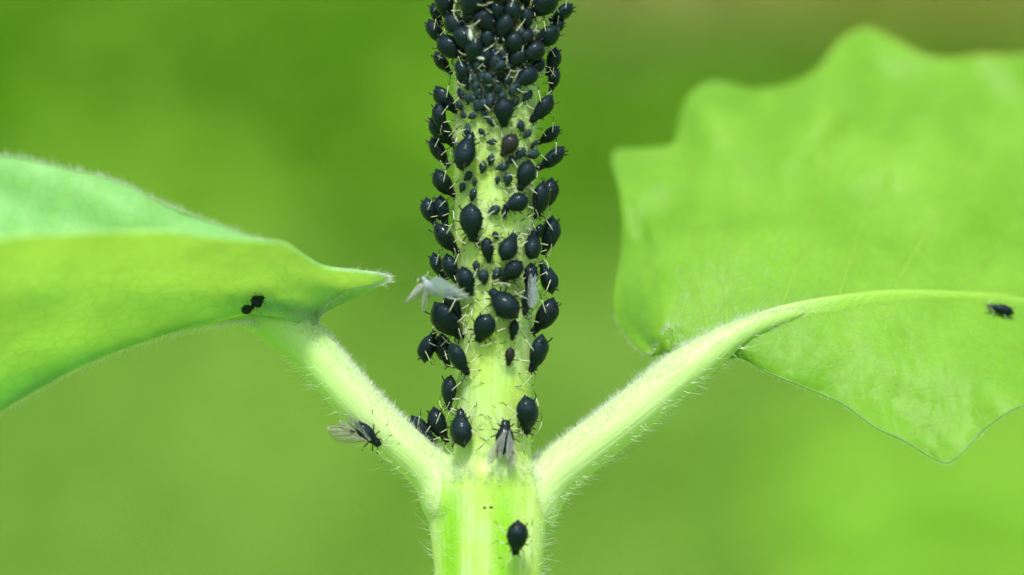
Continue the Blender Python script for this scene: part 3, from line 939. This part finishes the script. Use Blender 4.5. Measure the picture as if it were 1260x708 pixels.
# px, py, length px, width factor, heading in the picture (deg, 90 = up), label or group key, material
ADULTS = [
    (568, 527, 46, .95, 100, 'black aphid sitting head up beside the fork of the folded leaf stalk', 'black'),
    (648, 511, 48, .92, 282, 'black aphid head down on bare lower stem, above the toothed leaf stalk', 'black'),
    (636, 662, 42, .95, 270, 'lone black aphid on the thick stem below the leaf fork', 'black'),
    (580, 274, 46, 1.05, 270, 'large matte black aphid, head down and alone on the pale stem face', 'black'),
    (595, 404, 38, 1.15, 243, 'rounded black aphid, lowest large one on the bare stem face', 'black'),
    (620, 374, 46, 1.05, 132, 'fat black aphid lying slanted beside the grey winged aphid', 'black'),
    (626, 179, 31, 1.0, 238, 'brownish black smaller aphid among nymphs on upper stem face', 'brown'),
    (627, 439, 23, .85, 268, 'small dark brown aphid alone on pale stem above the winged one', 'brown'),
    (573, 186, 46, 1.0, 84, 'blue black aphid head up among nymphs on upper stem', 'black'),
    (620, 138, 36, 1.15, 272, 'round jet black aphid just below the small nymph cluster', 'black'),
    (635, 250, 31, 1.15, 205, 'round black aphid with small nymph at its head on stem face', 'black'),
    (626, 304, 37, 1.05, 62, 'plump black aphid head up, right beside the slim narrow one', 'black'), (630, 334, 33, 1.1, 228, 'black aphid between the slanted fat one and the plump head up one', 'black'),
    (600, 308, 31, .82, 275, 'slim black aphid with narrow body in the centre of stem face', 'black'),
    (655, 302, 36, .85, 62, 'narrow black aphid tucked between stem face and toothed leaf flank', 'black'), (652, 342, 36, .9, 265, 'black aphid just above the winged aphid with grey blue wings', 'black'), (595, 341, 19, 1.15, 270, 'small round blue black young aphid below the slim one', 'nymph'),
    (574, 346, 36, .9, 280, 'black aphid touching the wing tip of the pale insect', 'black'),
    (632, 406, 25, .8, 265, 'small black aphid under the tail of the slanted fat one', 'black'),
    # flank towards the folded leaf
    (553, 483, 38, .92, 262, 'single black aphid between lower cluster and leaf fork on stem edge', 'black'),
    (541, 523, 42, .85, 278, 'black aphid at the very fork between stem and folded leaf stalk', 'black'),
    (521, 528, 40, .85, 305, 'black aphid half hidden behind the folded leaf stalk', 'black'),
    (565, 442, 40, .88, 285, 'black aphid of lower folded leaf flank cluster, sitting farthest onto the stem face', 'black'), (547, 431, 38, .9, 275, 'black aphid squeezed in the middle of lower folded leaf flank cluster', 'black'), (528, 427, 37, .95, 72, 'black aphid farthest out in lower cluster on folded leaf flank, head up', 'black'),
    (551, 395, 50, 1.0, 298, 'largest black aphid with pale specks, just below the pale winged insect', 'black'), (558, 374, 38, .9, 280, 'black aphid tucked beneath the wing of the pale insect, above the largest specked one', 'black'),
    (556, 331, 36, .92, 285, 'black aphid just above the pale insect, inner of a side by side pair', 'black'), (541, 328, 34, .9, 280, 'black aphid just above the pale insect, outer of a side by side pair', 'black'), (550, 294, 42, 1.0, 300, 'black aphid on folded leaf flank between two side by side pairs', 'black'),
    (545, 260, 36, .95, 275, 'inner of two black aphids side by side, level with the large matte one', 'black'), (530, 261, 34, .9, 280, 'outer of two black aphids side by side, level with the large matte one', 'black'), (548, 226, 38, .95, 292, 'black aphid on folded leaf flank with a tiny nymph at its side', 'black'),
    (541, 187, 38, .9, 296, 'lowest of three overlapping black aphids stacked on the folded leaf flank', 'black'), (546, 161, 44, .9, 296, 'long middle one of three overlapping black aphids on the folded leaf flank', 'black'), (542, 145, 34, .9, 270, 'upper of three overlapping black aphids, half hidden, on the folded leaf flank', 'black'), (549, 123, 38, 1.05, 296, 'topmost black aphid of folded leaf flank, beside the nymph cluster', 'black'),
    # flank towards the toothed leaf
    (661, 435, 44, .95, 270, 'blue black aphid, lowest on stem flank facing the toothed leaf', 'black'),
    (669, 389, 46, .88, 252, 'second black aphid up the flank facing the toothed leaf, counted from lowest', 'black'), (673, 342, 38, .95, 96, 'third black aphid up the flank facing the toothed leaf, rear pointing down', 'black'), (675, 290, 44, .85, 262, 'long black aphid, fourth up the flank facing the toothed leaf', 'black'),
    (665, 246, 42, .95, 265, 'black aphid on toothed leaf flank, covering part of another aphid farther out', 'black'), (673, 240, 40, .85, 268, 'black aphid on toothed leaf flank, partly hidden behind another one', 'black'), (646, 216, 38, 1.0, 255, 'black aphid on the stem just above the round one with a nymph', 'black'),
    (678, 195, 40, .95, 228, 'black aphid jutting out slanted from the toothed leaf flank, under a smaller one', 'black'), (675, 167, 32, 1.0, 228, 'smaller black aphid jutting out above the larger slanted one on toothed leaf flank', 'black'), (667, 134, 38, .95, 236, 'black aphid on toothed leaf flank level with the round jet black one', 'black'),
    (661, 287, 22, .9, 250, 'small black aphid squeezed in beside the long one on toothed leaf flank', 'black'),
    # crowd at the top
    (680, 98, 26, .95, 255, 'top', 'black'), (648, 95, 30, 1.05, 230, 'top', 'black'), (612, 82, 30, 1.0, 275, 'top', 'black'), (679, 76, 28, .9, 262, 'top', 'black'),
    (655, 65, 34, 1.05, 240, 'top', 'black'), (632, 55, 28, 1.0, 290, 'top', 'black'), (583, 64, 36, 1.05, 265, 'top', 'black'), (556, 59, 38, 1.0, 320, 'top', 'black'),
    (538, 40, 34, .95, 285, 'top', 'black'), (562, 33, 36, 1.0, 300, 'top', 'black'), (598, 27, 32, 1.05, 280, 'top', 'black'), (620, 35, 30, 1.0, 265, 'top', 'black'),
    (671, 46, 34, .95, 250, 'top', 'black'), (691, 16, 32, 1.05, 232, 'round black aphid hanging farthest out from the crowded stem top', 'black'), (668, 5, 36, 1.0, 245, 'top', 'black'), (630, 16, 28, 1.0, 265, 'top', 'black'),
    (549, 5, 42, 1.0, 292, 'top', 'black'), (582, 3, 40, 1.0, 270, 'top', 'black'), (612, -4, 34, 1.0, 280, 'top', 'black'), (648, 24, 28, .95, 250, 'top', 'black'), (645, -8, 32, 1.0, 265, 'top', 'black'),
    (560, -25, 36, 1.0, 290, 'top', 'black'), (600, -30, 36, 1.0, 270, 'top', 'black'), (680, -22, 36, 1.0, 250, 'top', 'black'), (570, 88, 26, .95, 280, 'top', 'black'), (600, 50, 28, 1.0, 255, 'top', 'black'),
    (545, 78, 26, 1.0, 290, 'top', 'black'), (538, 18, 28, 1.0, 285, 'top', 'black'), (682, 34, 28, 1.0, 245, 'top', 'black'), (660, 82, 24, 1.0, 240, 'top', 'black'), (572, 48, 30, 1.0, 300, 'top', 'black'),
    (636, 72, 26, 1.0, 265, 'top', 'black'), (598, 72, 26, 1.0, 275, 'top', 'black'), (645, 48, 28, 1.0, 255, 'top', 'black'), (612, 14, 28, 1.0, 270, 'top', 'black'), (590, -12, 30, 1.0, 280, 'top', 'black'), (628, -24, 32, 1.0, 265, 'top', 'black'),
]
for (px, py, L, w, phi, lab, var) in ADULTS:
    grp = None
    if lab == 'top': lab = 'top_fold' if px < 572 else ('top_tooth' if px > 652 else 'top_front')
    if lab in GR: lab, grp = GR[lab]
    L *= 1.26 if py < 110 else (1.15 if abs(px - 610) > 42 else 1.07)
    if py < 110: phi += rng.uniform(-32, 32); L *= rng.uniform(.88, 1.1)
    aphid(stem_pose(px, py, L * PX, phi, lift=rng.uniform(-.12, .22), tol=.5 if py < 110 else .3), L * PX, w, var, lab, grp)

NY = [(593, 163, 11, 300), (605, 175, 12, 180), (575, 160, 14, 90), (604, 197, 13, 250), (594, 206, 14, 260), (618, 206, 15, 190), (576, 217, 15, 230), (625, 221, 15, 250),
      (629, 197, 13, 230), (640, 189, 17, 220), (655, 190, 18, 200), (641, 155, 16, 290), (649, 165, 13, 240), (569, 231, 13, 240), (582, 240, 15, 260), (608, 259, 15, 200),
      (621, 261, 14, 250), (586, 328, 13, 270), (611, 337, 15, 230), (592, 130, 20, 200), (581, 143, 13, 190), (570, 142, 12, 170), (604, 150, 13, 290), (588, 116, 16, 260),
      (601, 106, 17, 280), (612, 110, 16, 270), (574, 104, 14, 300), (566, 96, 15, 280), (582, 98, 16, 240), (594, 92, 17, 270), (624, 100, 16, 250), (618, 120, 14, 265),
      (604, 122, 15, 300), (576, 122, 13, 250), (566, 115, 12, 280), (632, 110, 15, 240), (588, 82, 16, 280), (626, 84, 15, 265), (600, 98, 14, 230), (634, 126, 14, 230),
      (596, 140, 12, 280), (640, 76, 15, 250), (578, 80, 15, 290), (607, 68, 16, 275), (620, 68, 14, 260), (641, 42, 15, 270), (566, 131, 13, 300), (649, 118, 16, 245),
      (585, 107, 12, 220), (612, 96, 13, 300), (598, 114, 12, 260), (657, 178, 12, 250), (584, 224, 10, 270), (566, 205, 12, 300), (612, 222, 9, 250), *[(rng.uniform(563, 642), rng.uniform(76, 134), rng.uniform(11, 15), rng.uniform(230, 310)) for _ in range(16)], (610, 290, 10, 300), (588, 300, 9, 260)]
for i, (px, py, L, phi) in enumerate(NY):
    L *= 1.18
    if py < 148: lab, grp = 'tiny blue black aphid nymph in the dense nymph cluster below the stem top', 'nymph cluster below the crowd'
    else: lab, grp = 'tiny dark aphid nymph scattered on the pale stem between the adults', 'nymphs scattered on the stem'
    aphid(stem_pose(px, py, L * PX, phi + rng.uniform(-15, 15), h=.25 * L * PX, tol=.2), L * PX, rng.uniform(.95, 1.15), 'nymph', lab, grp, 'nymph')

# pale shed skins caught in the crowd
M_SKIN = simple('shed_skin', (.66, .74, .66), .4, .45)
SKINS = []
for me in NYMPHS[:3]:
    k = me.copy(); k.name = 'shed_skin'
    k.materials.clear()
    for _ in range(3): k.materials.append(M_SKIN)
    SKINS.append(k)
for i, (px, py, L, phi) in enumerate([(579, 43, 16, 100), (566, 84, 11, 200), (668, 88, 14, 60), (660, 38, 12, 140), (604, 104, 9, 20), (562, 172, 10, 80), (674, 60, 12, 30), (592, 72, 10, 170), (640, 112, 9, 250)]):
    pos, head, n = stem_pose(px, py, L * PX, phi, h=.3 * L * PX, tol=.12)
    o = bpy.data.objects.new('shed_skin', SKINS[i % 3]); COL.objects.link(o)
    o.matrix_world = frame_matrix(pos, head, n, L * PX, .6)
    tag(o, 'small whitish shed aphid skin caught among the black aphids on the stem', 'shed skin', 'shed skins among the aphids')

# ------------------------------------------------------------------ winged aphids
def wing_parts(outline, nv_=10, arch=.06, thick=.006):
    """thin wing from a root-to-tip outline of (x, y_low, y_high); returns top and bottom skin"""
    C = catmull(outline, 22)
    V, F = [], []
    for side_ in (1, -1):
        for (x, a, b) in C:
            for j in range(nv_ + 1):
                t = j / nv_
                z = arch * math.sin(math.pi * t) * (1 - (x / outline[-1][0]) ** 3 * .5) + .012 * noise.noise(Vector((x * 6, t * 3, 2)))
                V.append((x, a + (b - a) * t, z + side_ * thick / 2))
    n = 22 * (nv_ + 1)
    for i in range(21):
        for j in range(nv_):
            a = i * (nv_ + 1) + j
            F.append((a, a + 1, a + nv_ + 2, a + nv_ + 1))
            F.append((n + a, n + a + nv_ + 1, n + a + nv_ + 2, n + a + 1))
    return V, F
WING_OUT = [(0, -.01, .03), (.15, -.05, .06), (.35, -.13, .09), (.6, -.21, .10), (.85, -.24, .07), (1.05, -.19, .01), (1.17, -.09, -.05)]
def wing_vein_parts(arch=.06):
    def P(x, y):
        C = np.array(WING_OUT); a, b = np.interp(x, C[:, 0], C[:, 1]), np.interp(x, C[:, 0], C[:, 2])
        t = (y - a) / (b - a + 1e-6)
        return (x, y, arch * math.sin(math.pi * min(1, max(0, t))) * (1 - (x / 1.17) ** 3 * .5) + .008)
    lines = [[(0, .01), (.3, .075), (.6, .085), (.85, .06), (1.1, -.03)], [(0, .005), (.3, .05), (.55, .06), (.75, .06)],
             [(.25, .04), (.45, -.04), (.65, -.14), (.75, -.2)], [(.4, .05), (.62, -.02), (.85, -.1), (.95, -.17)], [(.15, .02), (.28, -.04), (.4, -.12)],
             [(.55, .06), (.8, .0), (1.02, -.07), (1.1, -.1)]]
    parts = []
    for k, l in enumerate(lines):
        pts = [P(*q) for q in l]
        parts.append((*limb(pts, [.011 if k < 2 else .006] * len(pts), 5, 5), 0))
    return parts
WING_TAPER = [(0, -.06, .06), (.08, -.15, .12), (.25, -.21, .15), (.5, -.18, .12), (.75, -.13, .06), (1.0, -.07, .01), (1.17, -.035, -.02)]
WING_ME = {}
VEIN_ME = {}
for key, m, vm in (('clear', M_WING, M_WINGVEIN), ('grey', M_WING_GREY, M_WINGVEIN_PALE), ('blue', M_WING_BLUE, M_WINGVEIN_PALE), ('white', M_WING_WHITE, M_WINGVEIN_PALE)):
    WING_ME[key] = unit_mesh('wing', [(*wing_parts(WING_TAPER if key in ('blue', 'white') else WING_OUT, arch=.11 if key in ('blue', 'white') else .06), 0)], [m])
    VEIN_ME[key] = unit_mesh('wing_vein', wing_vein_parts(), [vm])

def winged(pose, L, label, wings, body=None, wide=1.0, vs_=1, cat='winged aphid', parts=True):
    """wings: list of (key, side, root xyz, yaw deg back from the head axis, roll, pitch, size)"""
    pos, head, n = pose
    root = bpy.data.objects.new('winged_aphid', None); COL.objects.link(root)
    root.matrix_world = frame_matrix(pos, head, n, L, wide)
    put_parts(root, [('body', body or SLIM)])
    if parts:
        put_parts(root, [('leg', m) for m in LEGS[vs_]['legs']])
        put_parts(root, [('antenna', m) for m in LEGS[vs_]['ants']])
        put_parts(root, [('cornicle', m) for m in CORN])
    put_parts(root, [('eye', m) for m in EYES])
    for (key, s, r0, yaw, roll, pitch, size, fat) in wings:
        o = bpy.data.objects.new('wing', WING_ME[key]); COL.objects.link(o); o.parent = root
        o.matrix_basis = Matrix.Translation(r0) @ Matrix.Rotation(R(yaw) * s, 4, 'Z') @ Matrix.Rotation(R(pitch), 4, 'Y') @ Matrix.Rotation(R(roll) * s, 4, 'X') @ Matrix.Diagonal((size, size * s * fat, size, 1))
        v = bpy.data.objects.new('wing_vein', VEIN_ME[key]); COL.objects.link(v); v.parent = o
    return tag(root, label, cat)

winged(stem_pose(621, 538, 42 * PX, 84, h=.26 * 42 * PX), 43 * PX, 'winged black aphid with folded pale wings, head up just above the leaf fork',
       [('grey', 1, (.17, .07, .24), 177, -35, 6, .74, .66), ('grey', -1, (.17, -.07, .24), 180, -35, 6, .74, .66),
        ('clear', 1, (.12, .09, .18), 168, -20, 8, .85, 1), ('clear', -1, (.12, -.09, .18), 176, -20, 8, .85, 1)], vs_=1, wide=1.15)
winged(stem_pose(648, 372, 34 * PX, 265, h=.36 * 34 * PX, tol=.4), 34 * PX, 'winged aphid with grey blue wings folded back, beside the slanted fat aphid',
       [('blue', 1, (.17, .06, .26), 180, -15, 8, 1.05, 1.2), ('grey', -1, (.17, -.06, .24), 182, -20, 8, 1.05, 1)], vs_=2)
# the pale winged insect that sticks out from the stem edge
cpos = at(527, 352, -3.9)
winged((cpos, np.array([-.35, -.1, .55]), np.array([-.35, -.9, .2])), 27 * PX, 'pale whitish blue insect with crumpled wings, sticking out from the stem edge',
       [('blue', -1, (.10, -.02, .32), 140, 12, 2, 1.75, 1.45), ('white', 1, (.12, .08, .16), 104, 15, 10, 1.15, 1.1), ('white', 1, (.05, .06, .14), 142, 25, 12, 1.15, 1.3)],
       body=SLIM_PALE, vs_=3)

# ---- insects on the stalk and the leaves: found by looking along the pixel at the real surface
def surf(obj_list, px, py):
    dg = bpy.context.evaluated_depsgraph_get()
    o0 = Vector((0, -D * .001, H0 * .001))
    d = (Vector(at(px, py, 0) * .001) - o0).normalized()
    best = None
    for o in obj_list:
        ev = o.evaluated_get(dg)
        inv = ev.matrix_world.inverted()
        ok, loc, nrm, _ = ev.ray_cast(inv @ o0, (inv.to_3x3() @ d).normalized())
        if ok:
            w = ev.matrix_world @ loc
            nn = (ev.matrix_world.to_3x3() @ nrm).normalized()
            if nn.dot(d) > 0: nn = -nn
            dist = (w - o0).length
            if best is None or dist < best[0]: best = (dist, np.array(w) * 1000, np.array(nn))
    return best
bpy.context.view_layer.update()

def surf_pose(objs, px, py, L, phi, h=.27, tilt_up=None):
    _, p, n = surf(objs, px, py)
    if tilt_up is not None: n = np.array(tilt_up, float)
    n = n / np.linalg.norm(n)
    v = np.array([math.cos(R(phi)), 0, math.sin(R(phi))])
    v = v - n * v.dot(n)
    return p + n * h * L, v / np.linalg.norm(v), n

pose = surf_pose([petL], 455, 528, 40 * PX, 316)
pose = (pose[0] + np.array([0.0, 0, -.2]), pose[1], pose[2])
winged(pose, 42 * PX, 'winged black aphid with spread clear wings on the folded leaf stalk',
       [('clear', -1, (.17, -.10, .14), 156, 8, 6, 1.12, 1.5), ('clear', -1, (.10, -.08, .12), 172, 5, 4, .85, 1.3), ('grey', 1, (.17, .05, .20), 181, -35, 4, .85, 1)], vs_=4)
UND = [leafL] + list(leafL.children)
p1 = surf_pose(UND, 317, 373, 15 * PX, 40, h=.5)
aphid(p1, 19 * PX, 1.25, 'black', 'tiny round black aphid under the folded leaf, the rounder of a touching pair', None, vs_=0)
p2 = surf_pose(UND, 306, 381, 13 * PX, 20, h=.5)
aphid(p2, 17 * PX, 1.15, 'black', 'tiny oval black aphid under the folded leaf, the slimmer of a touching pair', None, vs_=3)
p3 = surf_pose([leafR], 1229, 387, 36 * PX, 172, h=.2)
n3 = np.array([.1, -.75, .66])
aphid((p3[0], p3[1], n3), 37 * PX, .62, 'black', 'lone slim dark insect on the broad toothed leaf beside its midrib', None, vs_=2)
for (px, py) in ((596, 625), (604, 624.5)):
    _, p, n = surf([stem], px, py)
    bm = bmesh.new(); bmesh.ops.create_icosphere(bm, subdivisions=1, radius=.1)
    for v in bm.verts:
        v.co = Vector((v.co.x * 1.5, v.co.y * .6, v.co.z * .8)) * (1 + .3 * noise.noise(v.co * 20 + Vector((px, 0, 0))))
        v.co = (v.co + Vector(p)) * .001
    me = bpy.data.meshes.new('dirt_speck'); bm.to_mesh(me); bm.free(); me.materials.append(M_LEGDARK)
    tag(ob('dirt_speck', me), 'tiny dark speck on the thick stem below the leaf fork', 'speck', 'dark specks below the leaf fork')
